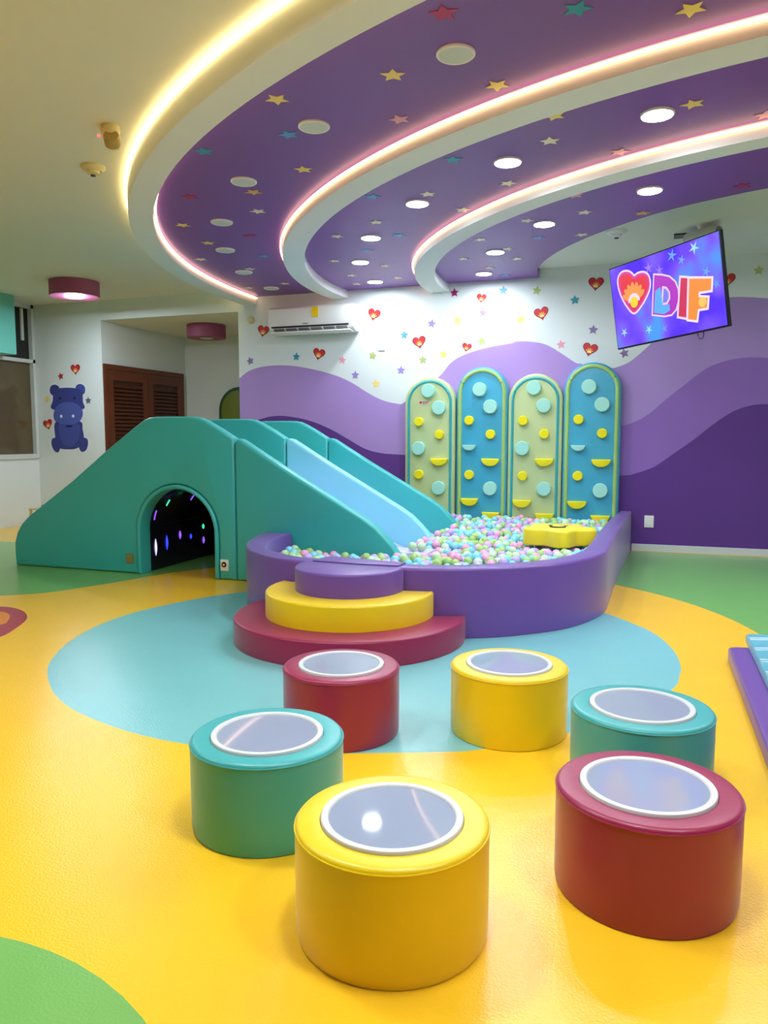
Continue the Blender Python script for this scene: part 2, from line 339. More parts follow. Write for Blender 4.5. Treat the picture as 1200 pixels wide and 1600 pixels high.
# window in the left wall: white frame, dark glass
wf = tag(MB().box(XL - 0.1, XL + 0.02, 4.6, 4.66, 0.86, ZC).build('window_1', M_RIM, None, False), kind='structure')
fr = MB()
for a in ((4.66, 8.03, 0.86, 0.92), (4.66, 8.03, 2.095, 2.14), (7.99, 8.035, 0.92, 2.84), (4.66, 8.03, 2.79, 2.84), (6.3, 6.35, 0.92, 2.8)):
    fr.box(XL - 0.1, XL + 0.02, *a)
fr.build('window_frame', M_RIM, wf, False)
MB().box(XL - 0.06, XL - 0.04, 4.66, 8.0, 0.92, 2.1).build('lower_glass', M_GLASS, wf, False)
MB().box(XL - 0.06, XL - 0.04, 4.66, 8.0, 2.14, 2.8).build('upper_glass', M_GLASS2, wf, False)
MB().box(XL - 0.04, XL - 0.02, 7.86, 7.9, 2.38, 2.78).build('glazing_bar', M_RIM, wf, False)

# door of the alcove: dark louvred double leaf
dr = tag(MB().box(AX0, AX0 + 0.03, 8.05, 9.78, 2.0, 2.065).build('door_1', M_WOOD2, None, False), kind='structure')
MB().box(AX0, AX0 + 0.03, 8.05, 8.1, 0, 2.0).box(AX0, AX0 + 0.03, 9.73, 9.78, 0, 2.0).build('door_frame', M_WOOD2, dr, False)
for y0, y1 in ((8.1, 8.93), (8.93, 9.73)):
    lf = MB()
    lf.box(AX0 + 0.002, AX0 + 0.03, y0 + 0.005, y0 + 0.11, 0.02, 1.995).box(AX0 + 0.002, AX0 + 0.03, y1 - 0.11, y1 - 0.005, 0.02, 1.995)
    for z0, z1 in ((0.02, 0.2), (0.95, 1.07), (1.87, 1.995)): lf.box(AX0 + 0.002, AX0 + 0.03, y0 + 0.11, y1 - 0.11, z0, z1)
    leaf = lf.build('door_leaf', M_WOOD2, dr, False)
    lv = MB()
    for z0, z1 in ((0.2, 0.95), (1.07, 1.87)):
        z = z0 + 0.01
        while z < z1 - 0.04:
            i = len(lv.v); a, b = y0 + 0.1, y1 - 0.1
            lv.v += [(AX0 + 0.004, a, z + 0.045), (AX0 + 0.004, b, z + 0.045), (AX0 + 0.026, b, z), (AX0 + 0.026, a, z), (AX0 + 0.004, a, z + 0.037), (AX0 + 0.004, b, z + 0.037), (AX0 + 0.02, b, z - 0.004), (AX0 + 0.02, a, z - 0.004)]
            for q in ((0, 1, 2, 3), (7, 6, 5, 4), (0, 4, 5, 1), (1, 5, 6, 2), (2, 6, 7, 3), (3, 7, 4, 0)): lv.f.append(([i + k for k in q], 0))
            z += 0.05
    lv.build('louvre_panel', M_WOOD, leaf, False)
    MB().box(AX0 + 0.001, AX0 + 0.003, y0 + 0.1, y1 - 0.1, 0.1, 1.95).build('back_panel', M_WOOD, leaf, False)

# ------------------------------------------------------------------ ceiling: slab, three purple fields, three white ridges
struct(MB().box(XL - 0.12, XR + 0.1, YF - 0.1, YB, ZC, ZC + 0.1), 'ceiling', M_CEIL)
def superell(cx, cy, a, b, k, t, d=0.0, n=90):
    """left half of a rounded oval on the ceiling, from the back wall round to the right wall; d insets it"""
    pts = []
    for i in range(n + 1):
        th = (PI - 0.12) + (i / n) * (PI * 0.5 + 0.72)
        c, s = math.cos(th), math.sin(th)
        x = a * math.copysign(abs(c) ** (2 / k), c); y = b * math.copysign(abs(s) ** (2 / k), s)
        pts.append((cx + x * math.cos(t) - y * math.sin(t), cy + x * math.sin(t) + y * math.cos(t)))
    return pts
def inset_line(pts, d0, d1):
    """shift an open curve outward (negative: inward) by d1 at the back wall ... d0 at its nearest point"""
    out = []
    for i, p in enumerate(pts):
        a = pts[max(i - 1, 0)]; b = pts[min(i + 1, len(pts) - 1)]
        t = Vector((b[0] - a[0], b[1] - a[1])).normalized()
        w = min(1, max(0, (p[1] - 4.5) / 2.5)); d = d0 + (d1 - d0) * w
        out.append((p[0] + t.y * d, p[1] - t.x * d))
    return out
def clip_line(pts):
    """keep the run inside the room"""
    out = []
    for a, b in zip(pts, pts[1:]):
        if a[1] >= YB and b[1] < YB:
            u = (YB - a[1]) / (b[1] - a[1]); out.append((a[0] + (b[0] - a[0]) * u, YB))
        if a[1] < YB and a[0] < XR and not (out and out[-1] == a): out.append(a)
        if a[0] < XR <= b[0]:
            u = (XR - a[0]) / (b[0] - a[0]); out.append((XR, a[1] + (b[1] - a[1]) * u)); break
    if out[0][1] < YB: out.insert(0, (out[0][0], YB))
    return out
def curve_set(prm, d0, d1):
    o = superell(*prm)
    return clip_line(o), clip_line(inset_line(o, -d0 / 2, -d1 / 2)), clip_line(inset_line(o, -d0, -d1)), o
R1o, R1m, R1i, R1raw = curve_set((2.929, 8.1655, 7.513, 6.2275, 2.2167, 0.0116), 0.165, 0.18)
R2o, R2m, R2i, R2raw = curve_set((1.2691, 7.7984, 4.7385, 4.5055, 1.9059, 0.0495), 0.185, 0.185)
R3o, R3m, R3i, R3raw = curve_set((1.4199, 7.6589, 3.7476, 3.2915, 1.9008, -0.1418), 0.155, 0.19)
p3_edge = [(-1.172, YB)] + spline(list(reversed(P3))[1:] + [(1.05, 5.62), (1.6, 5.62), (2.3, 5.78), (2.9, 6.1), (3.3, 6.5), (XR, 7.0)], 4)
def band(a, b, z0, z1): return MB().padded(a + list(reversed(b)), z0, z1)
for nm, a, b in (('ceiling_field_outer', R1m, R2m), ('ceiling_field_middle', R2m, R3m), ('ceiling_field_inner', R3m, p3_edge)):
    struct(band(a, b, ZP, ZC), nm, M_CPURP)
for nm, a, b in (('trim_1', R1o, R1i), ('trim_2', R2o, R2i), ('trim_3', R3o, R3i)):
    struct(band(a, b, ZR, ZC), nm, M_RIDGE)

# LED strips along the ridges
E_WARM = mat('led_warm_yellow', (255, 226, 150), 0.5, emit=STRIP * 1.5, emit_rgb=(255, 228, 165))
E_PEACH = mat('led_peach', (255, 205, 175), 0.5, emit=STRIP, emit_rgb=(255, 208, 164))
def strip(raw, d, z, m, label, x_end=3.5):
    line = [p for p in clip_line(inset_line(raw, d, d)) if p[1] < YB - 0.004 and p[0] < x_end]
    o = MB().tube([(p[0], p[1], z) for p in line], 0.007, 6, False).build('led_strip', m)
    return tag(o, label, 'LED strip', 'LED strips along the ceiling ridges')
strip(R1raw, 0.016, ZC - 0.024, E_WARM, 'warm yellow LED strip along the outer side of the outermost ceiling ridge')
o = [(p[0], p[1]) for p in R1i]
rl = clip_line(inset_line(R1raw, -0.165 - 0.016, -0.18 - 0.016))
tag(MB().tube([(p[0], p[1], ZP - 0.022) for p in rl if p[1] < YB - 0.004 and p[0] < 3.5], 0.008, 6).build('led_strip', E_PEACH),
    'pinkish LED strip on the inner side of the outermost ridge, edging the widest purple band', 'LED strip', 'LED strips along the ceiling ridges')
strip(R2raw, 0.016, ZP - 0.022, E_PEACH, 'peach LED strip along the middle white ceiling ridge')
strip(R3raw, 0.016, ZP - 0.022, E_PEACH, 'peach LED strip along the innermost white ceiling ridge')

# ceiling discs
E_DISC = mat('lit_diffuser', (245, 250, 255), 0.4, emit=DOWNLIGHT, emit_rgb=(236, 246, 255))
M_DISC = mat('unlit_diffuser', (206, 212, 202), 0.5, 0, 1, 0.01)
def disc(x, y, lit, label, group, z=ZP, r=0.083):
    t = thing('ceiling_downlight', label, 'ceiling light', (x, y, z), group)
    MB().lathe([(r, z), (r, z - 0.008), (r - 0.006, z - 0.013), (r - 0.01, z - 0.010)], x, y, 40, caps=(False, False)).build('bezel', M_PLAST, t)
    MB().lathe([(r - 0.01, z - 0.004), (r - 0.01, z - 0.010)], x, y, 40).build('diffuser', E_DISC if lit else M_DISC, t)
for k, (x, y) in enumerate(reversed(DISCA)):
    disc(x, y, False, 'unlit round ceiling disc in the widest purple band, %s from the air conditioner end' % ordinal(k), 'unlit ceiling discs')
for k, (x, y) in enumerate(reversed([(2.6, 4.7), (1.8, 4.25), (0.9, 4.1)] + DISCB)):
    disc(x, y, True, 'lit round downlight in the middle purple band, %s from the back wall' % ordinal(k), 'lit ceiling downlights')
for k, (x, y) in enumerate(reversed([(2.5, 5.55), (1.7, 5.2), (0.8, 5.2)] + DISCC)):
    disc(x, y, True, 'lit round downlight in the innermost purple band, %s from the back wall' % ordinal(k), 'lit ceiling downlights')

# star stickers on the purple bands
STAR = {'yellow': (244, 214, 110), 'maroon': (176, 44, 92), 'teal': (48, 150, 170), 'pink': (232, 160, 176), 'blue': (92, 158, 214),
        'orange': (226, 176, 90), 'cream': (240, 226, 200), 'purple': (140, 112, 168), 'lilac': (158, 138, 204), 'green': (176, 190, 116),
        'rose': (226, 148, 192), 'magenta': (160, 32, 104), 'red': (176, 50, 62), 'grey': (104, 104, 128)}
def star_pts(cx, cy, r, rot=0.0, q=0.48):
    return [(cx + (r if k % 2 == 0 else r * q) * math.sin(rot + k * PI / 5), cy + (r if k % 2 == 0 else r * q) * math.cos(rot + k * PI / 5)) for k in range(10)]
BAND = {'A': 'widest outer', 'B': 'middle', 'C': 'innermost'}
seen = {}
for b, c, x, y in sorted(CSTARS, key=lambda s: -s[3]):
    k = seen.get((b, c), 0); seen[(b, c)] = k + 1
    o = MB().padded(star_pts(x, y, 0.06, random.uniform(0, 1.2)), ZP - 0.003, ZP - 0.0005).build('ceiling_star', sticker(c, STAR[c]), None, False)
    tag(o, '%s star on the %s purple ceiling band, %s %s one from the back wall' % (c, BAND[b], ordinal(k), c), 'star sticker', 'stars on the purple ceiling')

# star and heart stickers on the back wall
seen = {}
for c, x, z in sorted(WSTARS, key=lambda s: s[1]):
    hip = x < -6; k = seen.get((c, hip), 0); seen[(c, hip)] = k + 1
    o = MB().padded(star_pts(x, z, 0.05, random.uniform(-0.3, 0.3)), YB - 0.003, YB - 0.0005, fn=XZ).build('wall_star', sticker(c, STAR[c]), None, False)
    tag(o, ('%s star sticker beside the blue hippo on the white wall' % c) if hip else
        '%s star sticker above the painted hills, %s %s one along from the alcove' % (c, ordinal(k), c), 'star sticker', 'stars on the white wall')
def heart_pts(s, n=40):
    p = []
    for k in range(n):
        t = 2 * PI * k / n
        p.append((s * 16 * math.sin(t) ** 3 / 17, s * (13 * math.cos(t) - 5 * math.cos(2 * t) - 2 * math.cos(3 * t) - math.cos(4 * t) + 1) / 17))
    return p
HEART_AT = ['below the left end of the air conditioner', 'below the right half of the air conditioner', 'just right of the air conditioner',
            'above the white switch plate to its right', 'small one above the left climbing boards', 'small one near the ceiling above the climbing boards',
            'just left of the screen at the top', 'above the two right climbing boards', 'below the left edge of the screen', 'half hidden behind the right edge of the screen',
            'above the ears of the blue hippo', 'beside the belly of the blue hippo']
for k, (x, z) in enumerate(WHEARTS):
    s = 0.072 if k not in (4, 5) else 0.05
    a = random.uniform(-0.3, 0.3)
    rot = lambda ps: [(x + u * math.cos(a) - v * math.sin(a), z + u * math.sin(a) + v * math.cos(a)) for u, v in ps]
    t = thing('heart_sticker', 'red heart sticker with orange sunburst, ' + HEART_AT[k], 'heart sticker', (x, YB, z), 'heart stickers on the white wall')
    MB().padded(rot(heart_pts(s * 1.1)), YB - 0.002, YB - 0.0004, fn=XZ).build('border', sticker('heart_edge', (122, 24, 30)), t, False)
    MB().padded(rot(heart_pts(s * 0.98)), YB - 0.003, YB - 0.002, fn=XZ).build('heart', sticker('heart_red', (208, 46, 52)), t, False)
    pb = MB()
    for j in range(5):
        g = (j - 2) * 0.5
        petal = [(s * (-0.0 + 0.62 * math.sin(g)) + 0.0, 0)]
        tip = (s * 0.66 * math.sin(g), -0.48 * s + s * 0.78 * math.cos(g)); b0 = (s * 0.26 * math.sin(g - 0.28), -0.48 * s + s * 0.26 * math.cos(g - 0.28)); b1 = (s * 0.26 * math.sin(g + 0.28), -0.48 * s + s * 0.26 * math.cos(g + 0.28))
        pb.padded(rot([b0, (b0[0] * 0.4 + tip[0] * 0.6 - 0.05 * s, b0[1] * 0.4 + tip[1] * 0.6), tip, (b1[0] * 0.4 + tip[0] * 0.6 + 0.05 * s, b1[1] * 0.4 + tip[1] * 0.6), b1]), YB - 0.004, YB - 0.003, fn=XZ)
    pb.build('sunburst', sticker('heart_orange', (244, 178, 92)), t, False)
    MB().padded(rot([(u, v - 0.5 * s) for u, v in circle(0, 0, 0.3 * s, 18, 0, PI, False)]), YB - 0.005, YB - 0.004, fn=XZ).build('sun', sticker('heart_sun', (250, 226, 150)), t, False)

# blue hippo decal
hp = thing('hippo_decal', 'large blue sitting hippo decal on the white wall between window and alcove', 'wall decal', (HP_BODY[0][0], YB, HP_BODY[0][1]))
def decal(name, pts, layer, m, closed=True):
    MB().padded(spline(pts, 5, True) if closed else pts, YB - 0.0012 * (layer + 1), YB - 0.0012 * layer - 0.0002, fn=XZ).build(name, m, hp, False)
B0, B1, B2 = sticker('hippo_navy', (62, 70, 140)), sticker('hippo_blue', (84, 98, 176)), sticker('hippo_mid', (72, 84, 160))
decal('border', HP_BORDER, 0, sticker('hippo_white', (232, 234, 236)))
decal('leg', HP_LEGL, 3, B0); decal('leg', HP_LEGR, 3, B0)
decal('body', HP_BODY, 2, B0); decal('belly', HP_BELLY, 4, B2)
decal('ear', HP_EARL, 1, B0); decal('ear', HP_EARR, 1, B2)
decal('head', HP_HEAD, 5, B0); decal('snout', HP_SNOUT, 6, B1)
for q in (HP_NL[0], HP_NR[0]): decal('nostril', circle(q[0], q[1], 0.02, 12), 7, sticker('hippo_pale', (226, 230, 250)))
for q in (HP_EL[0], HP_ER[0]): decal('eye', circle(q[0], q[1] , 0.026, 14, 0.0, PI, False), 7, sticker('hippo_dark', (34, 36, 84)), False)
q = HP_MOUTH[0]; decal('mouth', [(q[0] - 0.05, q[1] + 0.01), (q[0] - 0.05, q[1] - 0.008), (q[0] + 0.05, q[1] - 0.008), (q[0] + 0.05, q[1] + 0.01)], 7, sticker('hippo_dark', (34, 36, 84)), False)

# ================================================================== SOFT PLAY
# slide with its stepped tower and tunnel
SY0, SY1, SY2, T = 5.28, 6.17, 7.10, 0.10
sl = thing('soft_slide', 'teal padded double slide with arched tunnel, running down into the ball pit', 'slide', (-3.4, 6.2, 0))
arch_o = [(-4.06, 0.002)] + circle(-3.665, 0.365, 0.395, 24, PI, 0, False) + [(-3.27, 0.002)]
arch_i = [(-4.02, 0.002)] + circle(-3.665, 0.365, 0.355, 24, PI, 0, False) + [(-3.31, 0.002)]
tower_top = [(-5.366, 0.002), (-5.374, 0.13), (-5.369, 0.21), (-5.337, 0.30), (-5.28, 0.379), (-5.201, 0.447), (-5.047, 0.546), (-4.704, 0.769), (-4.345, 1.027), (-4.056, 1.22), (-3.962, 1.278), (-3.91, 1.297), (-3.845, 1.305), (-3.72, 1.306), (-3.5, 1.304), (-3.433, 1.294), (-3.375, 1.271), (-3.248, 1.205), (-3.118, 1.128)]
tower = tower_top + [(-3.118, 0.002)] + list(reversed(arch_o))
whole = tower_top + [(-3.118, 0.002)]
rail = [(-3.112, 0.002), (-3.112, 1.10), (-3.085, 1.128), (-3.05, 1.120), (-2.70, 0.912), (-2.434, 0.762), (-2.173, 0.615), (-2.04, 0.54), (-1.94, 0.475), (-1.86, 0.40), (-1.80, 0.335), (-1.755, 0.27), (-1.725, 0.20), (-1.71, 0.12), (-1.71, 0.002)]
def panel(name, poly, y0, m): return MB().padded(poly, y0, y0 + T, 0.022, 0.022, XZ).build(name, m, sl)
tp = panel('tower_side', tower, SY0, V_TEAL)
arch_band = arch_o + list(reversed(arch_i))
at = MB().padded([(x + (0.004 if x < -3.665 else -0.004), z - 0.004 if z > 0.1 else z) for x, z in arch_o] + list(reversed(arch_i)), SY0 - 0.012, SY0 + 0.13, 0.0, 0.018, XZ).build('tunnel_arch', V_TEAL, sl)
panel('slide_rail', rail, SY0, V_TEAL)
panel('tower_rail', tower, SY1, V_TEAL); panel('slide_rail', rail, SY1, V_BLUELIT)
panel('tower_rail', tower, SY2, V_TEAL); panel('slide_rail', rail, SY2, V_TEAL)
arch_b = [(-4.075, 0.002)] + circle(-3.665, 0.365, 0.41, 24, PI, 0, False) + [(-3.255, 0.002)]
for y0, y1 in ((SY0 + T, SY1), (SY1 + T, SY2)):
    steps = [(-5.25, 0.002), (-5.25, 0.22), (-5.02, 0.22), (-5.02, 0.42), (-4.78, 0.42), (-4.78, 0.62), (-4.54, 0.62), (-4.54, 0.80), (-4.3, 0.80), (-4.3, 0.98), (-3.3, 0.98), (-3.12, 0.90), (-3.12, 0.002)] + list(reversed(arch_b))
    MB().padded(steps, y0 + 0.002, y1 - 0.002, 0, 0, XZ).build('stair_block', V_TEAL, sl, False)
    lane = [(-3.115, 0.002), (-3.115, 0.84), (-2.2, 0.29), (-1.93, 0.175), (-1.84, 0.155), (-1.80, 0.14), (-1.80, 0.002)]
    MB().padded(lane, y0 + 0.004, y1 - 0.004, 0, 0, XZ).build('slide_lane', V_LANE, sl)
MB().box(-1.95, -1.57, SY0 + T + 0.004, SY0 + T + 0.25, 0.20, 0.285, 0.012).build('slide_lip', V_LANE, sl)
# dark tunnel lining; small glowing shapes stand in for reflections on it
ln = MB()
outer = [(-4.07, 0.003)] + circle(-3.665, 0.365, 0.405, 24, PI, 0, False) + [(-3.26, 0.003)]
innr = [(-4.035, 0.003)] + circle(-3.665, 0.365, 0.37, 24, PI, 0, False) + [(-3.295, 0.003)]
ln.padded(outer + list(reversed(innr)), SY0 + 0.132, SY2 + 0.02, 0, 0, XZ)
lining = ln.build('tunnel_lining', M_DARKV, sl)
MB().box(-4.03, -3.3, SY2 - 0.03, SY2 - 0.003, 0.003, 0.72).build('tunnel_end', M_DARKV, sl)
MB().tube([(-4.033, SY0 + 0.14, 0.39), (-4.033, SY2 - 0.04, 0.39)], 0.005, 6).build('lining_seam', M_BLACK, sl)
EL = {'w': mat('tunnel_glint_white', (210, 205, 255), emit=0.7), 'b': mat('tunnel_glint_blue', (40, 60, 255), emit=1.0), 'v': mat('tunnel_glint_violet', (150, 90, 255), emit=0.7), 'g': mat('tunnel_glint_green', (60, 220, 170), emit=1.0)}
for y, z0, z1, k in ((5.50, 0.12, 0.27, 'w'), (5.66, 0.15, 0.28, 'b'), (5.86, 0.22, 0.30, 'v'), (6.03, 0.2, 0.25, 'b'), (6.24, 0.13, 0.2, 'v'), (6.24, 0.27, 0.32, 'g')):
    MB().lathe([(0.001, z0)] + [(0.010 * math.sin(PI * q / 8) + 0.001, z0 + (z1 - z0) * q / 8) for q in range(1, 8)] + [(0.001, z1)], -4.031, y, 10).build('tunnel_glint', EL[k], sl)
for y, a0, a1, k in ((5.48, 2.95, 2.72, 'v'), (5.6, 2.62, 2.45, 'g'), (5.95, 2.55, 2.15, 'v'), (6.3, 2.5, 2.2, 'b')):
    MB().tube([(-3.665 + 0.366 * math.cos(a0 + (a1 - a0) * q / 8), y, 0.365 + 0.366 * math.sin(a0 + (a1 - a0) * q / 8)) for q in range(9)], 0.005, 8).build('tunnel_glint', EL[k], sl)
vp = MB().box(-4.165, -4.095, SY0 - 0.008, SY0 + 0.002, 0.085, 0.165, 0.002).build('vent_plate', mat('brass_plate', (132, 122, 60), 0.4), sl)
vb = MB()
for q in range(4): vb.box(-4.155, -4.105, SY0 - 0.010, SY0 - 0.006, 0.098 + q * 0.016, 0.104 + q * 0.016)
vb.build('vent_slats', mat('olive_plate', (176, 170, 100), 0.4), vp, False)
so = MB().box(-3.255, -3.185, SY0 - 0.008, SY0 + 0.002, 0.075, 0.165, 0.002).build('socket_plate', M_PLAST, sl)
MB().lathe([(0.022, SY0 - 0.012), (0.022, SY0 - 0.006)], -3.222, 0.125, 20, 'y').build('socket_hole', M_BLACK, so)
MB().lathe([(0.009, SY0 - 0.015), (0.009, SY0 - 0.011)], -3.222, 0.125, 12, 'y').build('socket_pin', M_CREAM, so)

# ball pit rim: padded segments
def resample(p, n):
    L = [0]
    for a, b in zip(p, p[1:]): L.append(L[-1] + math.hypot(b[0] - a[0], b[1] - a[1]))
    out = []; j = 0
    for k in range(n):
        s = L[-1] * k / (n - 1)
        while j < len(L) - 2 and L[j + 1] < s: j += 1
        u = (s - L[j]) / max(1e-9, L[j + 1] - L[j]); out.append((p[j][0] + (p[j + 1][0] - p[j][0]) * u, p[j][1] + (p[j + 1][1] - p[j][1]) * u))
    return out
PIT_O = spline([(-2.85, 5.272), (-2.80, 5.02), (-2.70, 4.73), (-2.55, 4.47), (-2.36, 4.27), (-2.14, 4.14), (-1.9, 4.085), (-1.6, 4.065), (-1.3, 4.075), (-1.1, 4.12), (-0.965, 4.176), (-0.813, 4.257), (-0.659, 4.379), (-0.51, 4.53), (-0.403, 4.70), (-0.322, 4.905), (-0.28, 5.1), (-0.268, 5.35), (-0.262, 6.1), (-0.24, 6.9), (-0.205, 8.02)], 6)
PIT_I = spline([(-2.62, 5.272), (-2.60, 4.97), (-2.5, 4.66), (-2.37, 4.45), (-2.2, 4.33), (-2.03, 4.25), (-1.7, 4.21), (-1.34, 4.215), (-1.06, 4.28), (-0.85, 4.42), (-0.64, 4.60), (-0.50, 4.85), (-0.43, 5.15), (-0.41, 5.6), (-0.40, 6.24), (-0.37, 7.1), (-0.322, 7.85), (-0.318, 8.02)], 6)
PZ = 0.405
pit = thing('ball_pit', 'purple padded ball pit surround with rounded front, in front of the climbing boards', 'ball pit', (-1.4, 5.6, 0))
def split_at(p):                       # index of first point past each joint
    i1 = next(i for i, q in enumerate(p) if q[0] > -1.62)
    i2 = next(i for i, q in enumerate(p) if q[0] > -0.9 and q[1] > 5.12)
    return i1, i2
for k in range(3):
    segs = []
    for p in (PIT_O, PIT_I):
        i1, i2 = split_at(p)
        j1 = [q for q in p[:i1]]; j2 = p[i1 - 1:i2]; j3 = p[i2 - 1:]
        segs.append((j1, j2, j3)[k])
    o_, i_ = segs
    MB().padded(o_ + list(reversed(i_)), 0.002, PZ, 0.02, 0.0).build('padded_rim', V_PURP, pit)
MB().padded(offset(ccw([q for q in PIT_I if q[1] < 7.9] + [(-0.35, 7.9), (-2.4, 7.9), (-2.4, 7.215), (-1.69, 7.215), (-1.69, 5.268)]), 0.004), 0.002, 0.13).build('pit_base', V_PURP, pit, False)
MB().padded([(-1.90, 4.10), (-1.62, 4.075), (-1.36, 4.09), (-1.35, 4.20), (-1.6, 4.235), (-1.86, 4.29)], PZ + 0.001, PZ + 0.008, 0.003).build('cover_flap', V_PURP, pit)

# three half-round steps up to the rim
clear = [q for q in PIT_O if -2.62 < q[0] < -0.7]
def step(R, z1, m, label, z0=0.002, back=0.006):
    cx, cy = -1.63, 4.02
    def yb(x):
        for a, b in zip(clear, clear[1:]):
            if a[0] <= x <= b[0]: return a[1] + (b[1] - a[1]) * (x - a[0]) / max(1e-9, b[0] - a[0]) - back
        return 4.2
    arc = [q for q in circle(cx, cy, R, 96, -PI * 1.25, PI * 0.25, False) if q[1] < yb(q[0])]
    xs = [arc[-1][0] + (arc[0][0] - arc[-1][0]) * k / 14 for k in range(15)]
    bk = [(x, yb(x)) for x in xs]
    o = MB().padded(arc + bk, z0, z1, 0.014, 0.0, seg=3).build('half_round_step', m)
    return tag(o, label, 'step', 'half-round steps to the ball pit')
step(0.662, 0.138, V_RED, 'maroon half-round padded step on the floor, lowest and widest of three')
step(0.482, 0.277, V_YEL, 'yellow half-round padded step between the maroon and purple ones', 0.139)
step(0.313, 0.410, V_PURP, 'purple half-round padded top step level with the pit rim', 0.278)

# climbing boards
V_BG, V_BB = vinyl('board_green_vinyl', (190, 206, 148)), vinyl('board_blue_vinyl', (66, 166, 196))
V_MINT, V_HY = vinyl('mint_vinyl', (164, 224, 206)), vinyl('hold_yellow_vinyl', (240, 224, 10))
V_PT, V_PG = vinyl('piping_teal', (44, 164, 170)), vinyl('piping_green', (164, 200, 110))
BOARDS = [(-2.561, -2.009, 1.775, V_BG, V_PT, 'pale green climbing board with round holds and small printed badge, leftmost of four'),
          (-1.990, -1.449, 1.866, V_BB, V_PG, 'blue climbing board with green piping, standing between the two green boards'),
          (-1.443, -0.894, 1.782, V_BG, V_PT, 'pale green climbing board standing between the two blue boards'),
          (-0.884, -0.331, 1.878, V_BB, V_PG, 'blue climbing board with green piping, nearest the screen')]
BY = 7.92
def archp(x0, x1, zt, d=0.0, zb=0.003):
    r = (x1 - x0) / 2 - d; cx = (x0 + x1) / 2
    return [(x0 + d, zb)] + circle(cx, zt - (x1 - x0) / 2, r, 28, PI, 0, False) + [(x1 - d, zb)]
for bi, (x0, x1, zt, mb_, mp, lab) in enumerate(BOARDS):
    t = thing('climbing_board', lab, 'climbing board', ((x0 + x1) / 2, 7.97, 0), 'padded climbing boards on the back wall')
    MB().padded(archp(x0, x1, zt), BY, YB - 0.006, 0.0, 0.022, XZ).build('board_panel', mb_, t)
    pp = archp(x0, x1, zt, 0.045 if bi % 2 == 0 else 0.038, 0.14)
    MB().tube([(x, BY - 0.001, z) for x, z in pp], 0.014 if bi % 2 == 0 else 0.019, 10).build('piping', mp, t)
    for k, x, z in HOLDS[bi]:
        if z < 0.16: continue
        if k in 'my':
            r = 0.073 if k == 'm' else 0.049; d = 0.05 if k == 'm' else 0.045
            MB().lathe([(r, BY + 0.002), (r, BY - d + 0.008), (r - 0.006, BY - d), ], x, z, 28, 'y').build('round_hold', V_MINT if k == 'm' else V_HY, t)
        else:
            r = 0.094 if k == 'h' else 0.070
            pts = [(x + r * math.cos(a), z + 0.55 * r * 0 + (r * 0.82) * math.sin(a) + 0.02) for a in [PI + PI * q / 20 for q in range(21)]]
            MB().padded(pts, BY - 0.055, BY + 0.002, 0.0, 0.008, XZ).build('ledge_hold', V_HY if k == 'h' else V_MINT, t)
    if bi == 0:
        x, z = DIFPLATE
        pl = MB().box(x - 0.062, x + 0.062, BY - 0.003, BY - 0.0005, z - 0.02, z + 0.02).build('badge', sticker('badge_pale', (206, 206, 176)), t, False)
        MB().padded([(x - 0.04 + u, z + v) for u, v in heart_pts(0.019, 20)], BY - 0.005, BY - 0.003, fn=XZ).build('badge_heart', sticker('heart_red', (208, 46, 52)), pl, False)
        def glyph(name, strokes, m):
            g = MB()
            for a in strokes: g.box(a[0], a[1], BY - 0.005, BY - 0.003, a[2], a[3])
            g.build(name, m, pl, False)
        dk, orr = sticker('badge_dark', (74, 62, 92)), sticker('badge_orange', (226, 120, 60))
        glyph('badge_letter', [(x - 0.014, x - 0.008, z - 0.015, z + 0.015), (x - 0.014, x + 0.006, z + 0.010, z + 0.015), (x - 0.014, x + 0.006, z - 0.015, z - 0.010), (x + 0.005, x + 0.011, z - 0.011, z + 0.011)], dk)
        glyph('badge_letter', [(x + 0.018, x + 0.025, z - 0.015, z + 0.015)], sticker('heart_red', (208, 46, 52)))
        glyph('badge_letter', [(x + 0.032, x + 0.039, z - 0.015, z + 0.015), (x + 0.032, x + 0.054, z + 0.009, z + 0.015), (x + 0.032, x + 0.050, z - 0.004, z + 0.002)], orr)

# yellow star cushion lying on the balls
CX, CY, CR = -0.705, 6.17, 0.275
def flower(r, n=80): return [(CX + r * (1 + 0.17 * math.cos(5 * a + 0.5)) * math.cos(a), CY + r * (1 + 0.17 * math.cos(5 * a + 0.5)) * math.sin(a)) for a in [2 * PI * k / n for k in range(n)]]
sc_ = thing('star_cushion', 'yellow padded star cushion with a face, lying on the balls in the pit', 'cushion', (CX, CY, 0.295))
MB().padded(flower(CR * 0.92), 0.295, 0.432, 0.025, 0.015).build('cushion_body', vinyl('cushion_yellow', (246, 226, 40)), sc_)
for dx in (-0.07, 0.05): MB().lathe([(0.018, 0.434), (0.015, 0.437)], CX + dx, CY + 0.03, 16).build('eye', M_BLACK, sc_)
MB().tube([(CX - 0.06 + 0.12 * k / 8, CY - 0.07 - 0.03 * math.sin(PI * k / 8), 0.436) for k in range(9)], 0.006, 6).build('mouth', M_BLACK, sc_)

